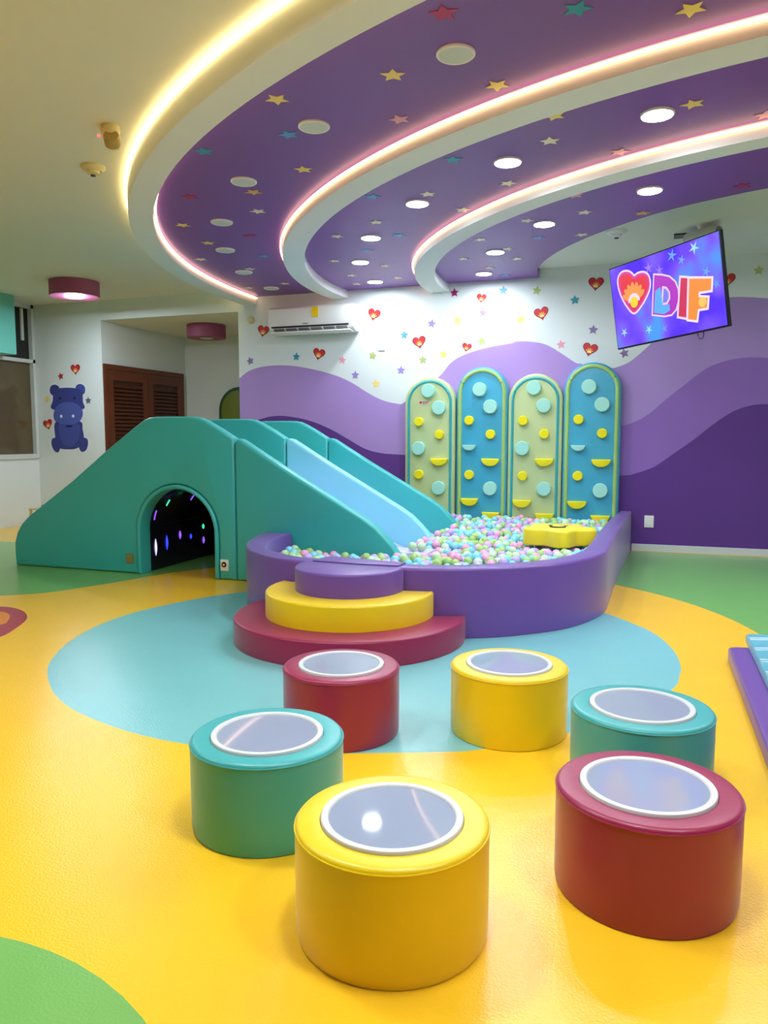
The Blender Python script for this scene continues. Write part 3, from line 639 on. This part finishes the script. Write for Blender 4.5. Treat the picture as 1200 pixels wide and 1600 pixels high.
# padded stools
cyw, syw = math.cos(CAM_YAW), math.sin(CAM_YAW)
STOOLS = [(0.0187, 1.6979, V_YEL, 'yellow'), (0.6657, 1.8572, V_RED, 'maroon'), (-0.3465, 2.1971, V_STEAL, 'teal'), (-0.1657, 2.8952, V_RED, 'maroon'), (0.4871, 2.9050, V_YEL, 'yellow'), (0.8445, 2.4313, V_STEAL, 'teal')]
STOOL_LAB = ['yellow padded drum stool in front of all the others, its lid mirroring a lamp', 'maroon padded drum stool standing in front of a teal one', 'teal padded drum stool behind the frontmost yellow stool',
             'maroon padded drum stool right beside the half-round steps', 'yellow padded drum stool standing on the edge of the teal floor circle', 'teal padded drum stool half hidden behind the front maroon one']
for k, (a, b, m, c) in enumerate(STOOLS):
    x, y = a * cyw - b * syw, a * syw + b * cyw
    t = thing('drum_stool', STOOL_LAB[k], 'stool', (x, y, 0), 'drum stools')
    R = 0.225
    MB().lathe([(R - 0.004, 0.002), (R - 0.001, 0.02), (R, 0.13), (R, 0.252)], x, y, 72, caps=(True, False)).build('side_cover', m, t)
    MB().lathe([(R, 0.252), (R - 0.001, 0.258), (R - 0.006, 0.2635), (R - 0.014, 0.2655), (0.168, 0.264), (0.166, 0.256), (0.16, 0.25)], x, y, 72, caps=(False, True)).build('top_cover', m, t)
    MB().tube([(x + R * math.cos(2 * PI * q / 72), y + R * math.sin(2 * PI * q / 72), 0.2535) for q in range(72)], 0.0022, 6, True).build('seam_piping', m, t)
    MB().lathe([(0.165, 0.252), (0.166, 0.268), (0.164, 0.2715), (0.158, 0.2725), (0.150, 0.2715), (0.147, 0.268), (0.147, 0.252)], x, y, 72, caps=(False, False)).build('lid_rim', M_RIM, t)
    MB().lathe([(0.147, 0.256), (0.147, 0.2672)], x, y, 72).build('lid_disc', M_LID, t)

# floor mats at the right
pm = MB().padded([(0.385, 4.19), (0.43, 4.215), (1.55, 4.28), (1.62, 2.2), (0.46, 2.12), (0.405, 2.2)], 0.002, 0.075, 0.018, 0.01).build('floor_mat', V_PURP)
tag(pm, 'purple padded floor mat lying on the yellow floor at the right edge', 'mat')
tm = thing('floor_mat', 'teal padded mat with thin white lines, lying on the purple mat', 'mat', (1.0, 3.5, 0.076))
MB().padded([(0.475, 4.30), (0.50, 4.325), (1.6, 4.39), (1.66, 2.5), (0.52, 2.44), (0.49, 2.46)], 0.077, 0.122, 0.012, 0.006).build('mat_pad', vinyl('mat_teal_vinyl', (92, 172, 190)), tm)
lnm = MB()
for k in range(9):
    y0 = 4.22 - 0.2 * k
    for dy, amp in ((0, 0.03), (0.035, 0.03)):
        lnm.tube([(0.485 + 0.09 * q, y0 - dy + amp * math.sin(q * 0.9 + k) * (q > 0), 0.1225) for q in range(13)], 0.0028, 4)
lnm.build('printed_lines', sticker('mat_line', (226, 240, 240)), tm)

# ================================================================== FIXTURES
# air conditioner
X0, X1 = -4.15, -3.125
ac = thing('air_conditioner', 'white split air conditioner on the back wall with yellow energy label', 'air conditioner', (-3.64, 8.0, 2.3))
MB().padded([(8.03, 2.30), (8.03, 2.585), (7.87, 2.585), (7.835, 2.56), (7.825, 2.40), (7.85, 2.335), (7.93, 2.295)], X0, X1, 0.012, 0.012, YZ, seg=3).build('casing', M_PLAST, ac)
MB().padded([(7.829, 2.365), (7.836, 2.372), (7.93, 2.312), (7.92, 2.288)], X0 + 0.035, X1 - 0.055, 0, 0, YZ).build('outlet', M_BLACK, ac, False)
gv = MB()
for q in range(6): gv.padded([(7.836, 2.342), (7.842, 2.348), (7.872, 2.325), (7.866, 2.319)], X0 + 0.06 + q * 0.152, X0 + 0.19 + q * 0.152, 0, 0, YZ)
gv.build('vane_row', mat('grey_plastic', (120, 124, 126), 0.4), ac)
MB().padded([(7.815, 2.300), (7.82, 2.310), (7.93, 2.292), (7.93, 2.282)], X0 + 0.03, X1 - 0.03, 0.003, 0.003, YZ, seg=2).build('flap', M_PLAST, ac)
MB().box(-3.615, -3.535, 7.824, 7.832, 2.455, 2.565).build('energy_label', sticker('label_yellow', (250, 214, 30)), ac, False)
MB().box(-3.72, -3.66, 7.822, 7.83, 2.385, 2.395).build('maker_mark', mat('grey_plastic', (120, 124, 126), 0.4), ac, False)

# screen hung from the ceiling
TLv, Ut, Vt = Vector(TV[0]), Vector(TV[1]).normalized(), Vector(TV[2])
Vt = (Vt - Ut * Ut.dot(Vt)).normalized(); Nt = Ut.cross(Vt).normalized()   # Nt points away from the room
Ut2 = (Ut - 0.015 * Vt).normalized(); Vt2 = (Vt + 0.015 * Ut).normalized()
TLv = TLv + Ut * 0.006
def tvf(depth):
    return lambda u, v, w: tuple(TLv + Ut2 * u + Vt2 * v + Nt * (w + depth))
tv = thing('hanging_screen', 'flat screen tilted down from the ceiling showing a heart and three big letters', 'television', tuple(TLv + Ut2 * 0.55 + Vt2 * 0.32 + Nt * 0.03))
W, Hh = 1.103, 0.643
MB().padded([(0, 0), (W, 0), (W, Hh), (0, Hh)], 0.0, 0.035, 0.008, 0.003, tvf(0), seg=2).build('housing', mat('matt_black', (10, 10, 12), 0.6, 0, 1, 0.02, 0.2), tv)
MB().padded([(0.25, 0.15), (0.85, 0.15), (0.85, 0.6), (0.25, 0.6)], 0.03, 0.075, 0.015, 0, tvf(0), seg=2).build('rear_cover', M_BLACK, tv)
scr = bpy.data.materials.new('screen_picture'); scr.use_nodes = True
nt = scr.node_tree; nt.nodes.clear()
out = nt.nodes.new('ShaderNodeOutputMaterial'); em = nt.nodes.new('ShaderNodeEmission'); rp = nt.nodes.new('ShaderNodeValToRGB'); nz = nt.nodes.new('ShaderNodeTexNoise'); tc = nt.nodes.new('ShaderNodeTexCoord')
nz.inputs['Scale'].default_value = 3.4; nz.inputs['Detail'].default_value = 1.5
rp.color_ramp.elements[0].position = 0.36; rp.color_ramp.elements[0].color = lin((92, 60, 250)) + (1,)
rp.color_ramp.elements[1].position = 0.72; rp.color_ramp.elements[1].color = lin((84, 160, 255)) + (1,)
e = rp.color_ramp.elements.new(0.54); e.color = lin((128, 92, 255)) + (1,)
nt.links.new(tc.outputs['Object'], nz.inputs['Vector']); nt.links.new(nz.outputs['Fac'], rp.inputs['Fac']); nt.links.new(rp.outputs['Color'], em.inputs['Color']); nt.links.new(em.outputs['Emission'], out.inputs['Surface'])
em.inputs['Strength'].default_value = 0.6
screen = MB().padded([(0.009, 0.009), (W - 0.009, 0.009), (W - 0.009, Hh - 0.012), (0.009, Hh - 0.012)], -0.002, 0.001, 0, 0, tvf(0)).build('screen', scr, tv, False)
def glow(name, rgb, e=0.6):
    m = mat('screen_' + name, (0, 0, 0), 0.5, emit=e, emit_rgb=rgb); return m
def img(name, pts, layer, rgb, parent=screen, holes=()):
    d = -0.0025 - 0.0004 * layer
    f = tvf(d)
    if holes:
        mb = zoned(pts, [], lambda x, y: f(x, y, 0), holes)
    else:
        mb = MB(); mb.f.append((mb.ring(pts, 0, f), 0))
    return mb.build(name, glow('%d_%d_%d' % rgb, rgb), parent, False)
def center(p): return (sum(q[0] for q in p) / len(p), sum(q[1] for q in p) / len(p))
for k, (x, y) in enumerate(T_STAR):
    img('screen_star', star_pts(x, min(max(y, 0.06), 0.56), 0.05 if k < 3 else 0.04, 0.3 * k, 0.3), 0, [(150, 220, 255), (92, 160, 255), (150, 110, 255), (90, 150, 255)][k % 4])
Hs = spline(T_HEART, 4, True)
img('screen_heart', offset(ccw(Hs), -0.014), 1, (238, 214, 255)); img('screen_heart', Hs, 2, (214, 32, 150)); img('screen_heart', offset(ccw(Hs), 0.02), 3, (226, 10, 46))
sx, sy = 0.246, 0.305
for j in range(7):
    g = (j - 3) * 0.35; r0, r1 = 0.055, 0.095 + 0.05 * math.cos(g)
    c0 = (sx + math.sin(g) * (r0 + r1) / 2, sy - math.cos(g) * (r0 + r1) / 2)
    pet = [(c0[0] + math.cos(a) * 0.022 * math.cos(g) - math.sin(a) * 0.05 * -math.sin(g), c0[1] + math.cos(a) * 0.022 * math.sin(g) + math.sin(a) * 0.05 * -math.cos(g)) for a in [2 * PI * q / 14 for q in range(14)]]
    img('sun_ray', pet, 4, (246, 150, 60))
img('sun', circle(sx, sy, 0.064, 24, PI, 2 * PI, False), 5, (236, 214, 255)); img('sun', circle(sx, sy + 0.004, 0.042, 20), 6, (255, 208, 24))
Dd = ccw(T_D); img('letter', offset(Dd, -0.012), 1, (230, 206, 255), holes=[offset(ccw(T_DH), 0.012)])
img('letter', Dd, 2, (176, 20, 190), holes=[offset(ccw(T_DH), -0.004)])
img('letter', [(0.475, 0.27), (0.53, 0.255), (0.535, 0.392), (0.583, 0.396), (0.60, 0.39), (0.60, 0.44), (0.54, 0.456), (0.437, 0.428)], 3, (86, 170, 246))
img('letter', offset(ccw(T_DH), 0.006), 1, (120, 120, 255))
Ii = ccw(T_I); img('letter', offset(Ii, -0.012), 2, (236, 210, 250)); img('letter', offset(Ii, 0.004), 3, (206, 24, 80))
Fi = ccw(T_F); img('letter', offset(Fi, -0.014), 2, (250, 222, 236)); img('letter', offset(Fi, 0.002), 3, (240, 140, 40))
img('letter', circle(0.905, 0.44, 0.035, 18), 4, (255, 196, 90))
# mount
rear = TLv + Ut2 * 0.60 + Vt2 * 0.28 + Nt * 0.07
post = Vector((0.19, 7.12, ZC))
MB().tube([(post.x, post.y, ZC - 0.004), (post.x, post.y, rear.z)], 0.024, 16).build('mount_pole', M_BLACK, tv)
MB().tube([(post.x, post.y, rear.z + 0.02), tuple(rear)], 0.024, 12).build('mount_arm', M_BLACK, tv)
MB().box(post.x - 0.10, post.x + 0.10, post.y - 0.07, post.y + 0.07, ZC - 0.012, ZC - 0.001).build('ceiling_plate', M_BLACK, tv)
lp = [TLv + Ut2 * (0.84 + 0.028 * math.cos(PI * q / 8)) + Vt2 * (Hh - 0.01 + 0.055 * math.sin(PI * q / 8) ** 0.6) + Nt * 0.02 for q in range(9)]
MB().tube([tuple(p) for p in lp], 0.003, 6).build('cable_loop', M_BLACK, tv)

# projector above the screen
pj = thing('ceiling_projector', 'white rounded projector on the ceiling just above the screen', 'projector', (0.30, 6.86, ZC))
d = Vector((0.72, -0.69, 0))
c0 = Vector((0.30, 6.86, ZC - 0.08))
MB().lathe([(0.03, -0.16), (0.05, -0.15), (0.058, -0.1), (0.058, 0.1), (0.054, 0.15), (0.045, 0.162)], 0, 0, 28, 'x').build('projector_body', mat('pale_plastic', (206, 204, 196), 0.4), pj, True,
    Matrix.Translation(c0) @ Matrix.Rotation(math.atan2(d.y, d.x), 4, 'Z'))
MB().lathe([(0.036, 0.160), (0.034, 0.168), (0.03, 0.166)], 0, 0, 20, 'x').build('projector_lens', mat('grey_plastic', (120, 124, 126), 0.4), pj, True, Matrix.Translation(c0) @ Matrix.Rotation(math.atan2(d.y, d.x), 4, 'Z'))
MB().lathe([(0.03, ZC - 0.03), (0.045, ZC - 0.001)], c0.x, c0.y, 16).build('projector_mount', M_PLAST, pj)

# detectors and plates
def detector(x, y, r, label, m, hole=False):
    t = thing('smoke_detector', label, 'smoke detector', (x, y, ZC))
    MB().lathe([(r, ZC - 0.0005), (r, ZC - 0.014), (r * 0.72, ZC - 0.032)], x, y, 28).build('detector_base', m, t)
    MB().lathe([(r * 0.55, ZC - 0.032), (r * 0.5, ZC - 0.045), (r * 0.24, ZC - 0.055)], x, y, 24).build('detector_head', m, t)
    MB().lathe([(r * 0.22, ZC - 0.054), (r * 0.2, ZC - 0.062)], x, y, 16).build('sensor_window', M_BLACK, t)
detector(-3.40, 4.11, 0.075, 'cream cone-shaped smoke detector on the plain ceiling at the left', M_CREAM)
detector(-0.36, 6.80, 0.085, 'white smoke detector on the plain ceiling left of the screen', M_PLAST)
ss = thing('ceiling_alarm', 'cream ceiling alarm with round sounder and small red light', 'alarm', (-2.879, 3.631, ZC))
MB().lathe([(0.05, ZC - 0.0005), (0.052, ZC - 0.03), (0.04, ZC - 0.05)], -2.879, 3.631, 28).build('alarm_base', M_CREAM, ss)
MB().lathe([(0.043, -0.035), (0.045, 0.01), (0.038, 0.022)], 0, 0, 28, 'y').build('alarm_sounder', mat('tan_plastic', (176, 152, 84), 0.4), ss, True, Matrix.Translation((-2.854, 3.611, ZC - 0.075)) @ Matrix.Rotation(0.55 + PI, 4, 'Z') @ Matrix.Rotation(0.5, 4, 'X'))
MB().sphere((-2.904, 3.566, ZC - 0.07), 0.008, 10, 6).build('alarm_light', mat('red_light', (255, 60, 60), emit=3.0), ss)
MB().box(-2.904, -2.849, 3.621, 3.671, ZC - 0.115, ZC - 0.09, 0.006).build('alarm_bracket', M_CREAM, ss)
def plate(name, x, z, w, h, label, cat, m=M_PLAST):
    t = thing(name, label, cat, (x, YB, z))
    MB().padded([(x - w, z - h), (x + w, z - h), (x + w, z + h), (x - w, z + h)], YB - 0.012, YB - 0.0005, 0, 0.004, XZ, seg=2).build('cover_plate', m, t)
    MB().padded([(x - w * 0.4, z - h * 0.55), (x + w * 0.4, z - h * 0.55), (x + w * 0.4, z + h * 0.55), (x - w * 0.4, z + h * 0.55)], YB - 0.014, YB - 0.011, 0, 0.001, XZ, seg=1).build('centre_insert', m, t)
plate('blank_plate', -2.87, 2.139, 0.04, 0.055, 'white blank wall plate high on the wall right of the air conditioner', 'wall plate')
plate('socket_outlet', -0.036, 0.301, 0.045, 0.06, 'white power outlet low on the dark purple wall', 'power outlet')
rb = MB().lathe([(0.045, YB - 0.0005), (0.045, YB - 0.012), (0.03, YB - 0.03), (0.02, YB - 0.032)], -4.482, 2.494, 28, 'y').build('wall_sounder', M_CREAM)
tag(rb, 'small round cream sounder on the wall left of the air conditioner', 'alarm')

# drum ceiling lamps
M_DRUM = mat('plum_lampshade', (156, 76, 112), 0.55, 0.05, 40, 0.03)
E_DRUM = mat('drum_diffuser_lit', (240, 250, 255), 0.4, emit=DRUM, emit_rgb=(226, 240, 255))
E_BACK = mat('drum_diffuser_room', (250, 250, 245), 0.4, emit=BACK_DRUM, emit_rgb=(240, 247, 255))
def drum(x, y, z, r, h, label, m_diff, rd=0.085):
    t = thing('drum_lamp', label, 'ceiling lamp', (x, y, z), 'plum drum ceiling lamps')
    MB().lathe([(r, z - 0.001), (r, z - h), (r - 0.012, z - h), (r - 0.02, z - h + 0.004)], x, y, 56, caps=(True, True)).build('lamp_shade', M_DRUM, t)
    MB().lathe([(rd, z - h + 0.002), (rd, z - h - 0.006)], x, y, 32).build('lamp_diffuser', m_diff, t)
drum(-6.08, 6.98, ZC, 0.262, 0.165, 'plum drum lamp, lit, on the ceiling near the window', E_DRUM)
drum(-5.6, 8.85, AZ, 0.25, 0.17, 'plum drum lamp, unlit, on the alcove ceiling', M_DISC)
for k, (x, y, w) in enumerate([(-3.6, 1.6, 'far left of the stools'), (-1.7, 1.9, 'just left of the stools'), (-0.35, 1.5, 'straight above the frontmost stool'), (1.0, 1.2, 'above the right edge of the stools')]):
    drum(x, y, ZC, 0.262, 0.165, 'plum drum lamp, lit, on the plain ceiling ' + w, E_BACK, 0.15)

# teal box hung by the window, arch panel and low shelf behind the slide
bx = MB().box(-7.66, -7.35, 5.6, 7.40, 2.135, ZC - 0.002, 0.006).build('hanging_box', vinyl('panel_teal', (110, 200, 186)))
tag(bx, 'teal box panel hanging from the ceiling in front of the window', 'box')
ar = thing('arch_panel', 'olive arched panel with dark rim on the alcove back wall', 'wall panel', (-5.68, AY1, 0))
MB().padded(archp(-6.03, -5.36, 1.86, 0, 0.2), AY1 - 0.05, AY1 - 0.002, 0, 0.012, XZ).build('panel_rim', vinyl('rim_dark_green', (52, 84, 60)), ar)
MB().padded(archp(-6.03, -5.36, 1.86, 0.05, 0.25), AY1 - 0.058, AY1 - 0.05, 0, 0.004, XZ).build('panel_face', vinyl('olive_vinyl', (118, 132, 48)), ar)
bxs = thing('low_table', 'small cream table peeking out behind the low end of the slide', 'table', (-6.8, 7.3, 0))
MB().box(-7.08, -6.5, 7.2, 7.6, 0.27, 0.29, 0.004).build('table_top', M_CREAM, bxs)
for x in (-7.062, -6.518):
    for y in (7.218, 7.582): MB().box(x - 0.012, x + 0.012, y - 0.012, y + 0.012, 0.002, 0.27).build('table_leg', M_CREAM, bxs, False)
pd = MB().box(-6.93, -6.6, 7.25, 7.55, 0.291, 0.33, 0.012).build('seat_pad', V_RED)
tag(pd, 'small maroon pad lying on the cream table behind the slide', 'cushion')
tag(MB().sphere((-0.335, 1.10, 0.003), 0.004, 8, 6).build('floor_crumb', M_BLACK), 'tiny dark crumb on the yellow floor in front of the frontmost stool', 'crumb')

# ================================================================== BALLS
BR = 0.0335
region = offset(ccw(PIT_I + [(-2.9, 8.02)]), BR + 0.004)
def ok_xy(x, y):
    if y > BY - BR - 0.016: return False
    if y > BY - 0.062 - BR and any(abs(x - hx) < 0.10 + BR for hx in LOWHOLD): return False
    if y < SY0 - BR - 0.003: pass
    elif y < SY2 + T + BR + 0.003:
        if x < (-1.71 if y < SY0 + T + BR + 0.004 or SY1 - BR - 0.004 < y < SY1 + T + BR + 0.004 or y > SY2 - BR - 0.004 else -1.795) + BR + 0.003 or (y < SY0 + T + 0.25 + BR + 0.004 and x < -1.57 + BR + 0.004): return False
    elif x < -2.5: return False
    return inside((x, y), region)
LOWHOLD = [h[1] for hs in HOLDS for h in hs if h[2] < 0.42]
cell = 2 * BR; grid = {}; balls = []
def top_z(x, y, base):
    z = base; i, j = int(x // cell), int(y // cell)
    for a in (i - 1, i, i + 1):
        for b in (j - 1, j, j + 1):
            for q in grid.get((a, b), ()):
                d2 = (q[0] - x) ** 2 + (q[1] - y) ** 2
                if d2 < (2 * BR) ** 2 * 1.0001: z = max(z, q[2] + math.sqrt(max(0, (2 * BR * 1.003) ** 2 - d2)))
    return z
rnd = random.Random(11)
def surf(x, y): return 0.282 + 0.030 * max(0, (y - 5.0)) / 2.9 + 0.012 * math.sin(5 * x + 1.7 * y) + 0.008 * math.sin(9 * y - 4 * x)
miss = 0
while miss < 900 and len(balls) < 4200:
    x, y = rnd.uniform(-2.62, -0.36), rnd.uniform(4.2, 7.9)
    if not ok_xy(x, y): continue
    z = top_z(x, y, 0.131 + BR)
    for _ in range(14):
        nx, ny = x + rnd.uniform(-0.022, 0.022), y + rnd.uniform(-0.022, 0.022)
        if not ok_xy(nx, ny): continue
        nz_ = top_z(nx, ny, 0.131 + BR)
        if nz_ < z: x, y, z = nx, ny, nz_
    if z > surf(x, y) or (z > 0.295 - BR - 0.004 and math.hypot(x - CX, y - CY) < CR * 1.18 + BR + 0.004):
        miss += 1; continue
    miss = 0
    balls.append((x, y, z)); grid.setdefault((int(x // cell), int(y // cell)), []).append((x, y, z))
# a few balls resting on the end of the near lane
for x, y in ((-1.70, 5.45), (-1.63, 5.455), (-1.66, 5.53)): balls.append((x, y, 0.285 + BR + 0.002))
# which balls the camera can see, largest first
bpy.context.view_layer.update()
dg = bpy.context.evaluated_depsgraph_get()
cp = Vector((0, 0, CAM_H)); fwd = Vector((-math.sin(CAM_YAW) * math.cos(CAM_PITCH), math.cos(CAM_YAW) * math.cos(CAM_PITCH), -math.sin(CAM_PITCH)))
rt = Vector((math.cos(CAM_YAW), math.sin(CAM_YAW), 0)); up = rt.cross(fwd)
order = sorted(range(len(balls)), key=lambda i: (Vector(balls[i]) - cp).length)
buf = {}; count = [0] * len(balls)
for i in order:
    p = Vector(balls[i]) - cp; dz = p.dot(fwd); px, py = 600 + 1194.6 * p.dot(rt) / dz, 800 - 1194.6 * p.dot(up) / dz; r = 1194.6 * BR / dz
    tgt = Vector(balls[i]) + Vector((0, 0, BR * 0.7)); dv = tgt - cp; L = dv.length
    hit = scene.ray_cast(dg, cp, dv.normalized(), distance=L - 0.005)[0]
    for a in range(int(px - r), int(px + r) + 1):
        for b in range(int(py - r), int(py + r) + 1):
            if (a - px) ** 2 + (b - py) ** 2 <= r * r and (a, b) not in buf:
                buf[(a, b)] = i
                if not hit: count[i] += 1
rank = sorted(range(len(balls)), key=lambda i: -count[i])
single = set(i for i in rank[:300] if count[i] > 0)
BALL = {'sage green': (168, 206, 122), 'sky blue': (134, 214, 234), 'pink': (242, 168, 204), 'lilac': (196, 170, 236), 'pale mint': (196, 232, 190)}
BM = [mat('ball_' + c.replace(' ', '_'), v, 0.38, 0.03, 60, 0.03, 0.45) for c, v in BALL.items()]
protos = []
for k, c in enumerate(BALL):
    pb = MB().sphere((0, 0, 0), BR, 18, 12)
    me_o = pb.build('pit_ball', BM[k]); protos.append(me_o)
used = [False] * 5
rest = MB()
for i, (x, y, z) in enumerate(balls):
    k = rnd.choice((0, 0, 0, 1, 1, 1, 2, 2, 3, 3, 4, 4))
    if i in single:
        if not used[k]: o = protos[k]; used[k] = True
        else:
            o = protos[k].copy(); C.objects.link(o)
        o.location = (x, y, z)
        c = list(BALL)[k]
        tag(o, '%s plastic ball lying loose among the others in the ball pit' % c, 'ball', '%s balls in the pit' % c)
    else: rest.sphere((x, y, z), BR, 12, 8, k)
tag(rest.build('pit_balls', BM), 'mass of small pastel plastic balls filling the pit', 'balls', None, 'stuff')
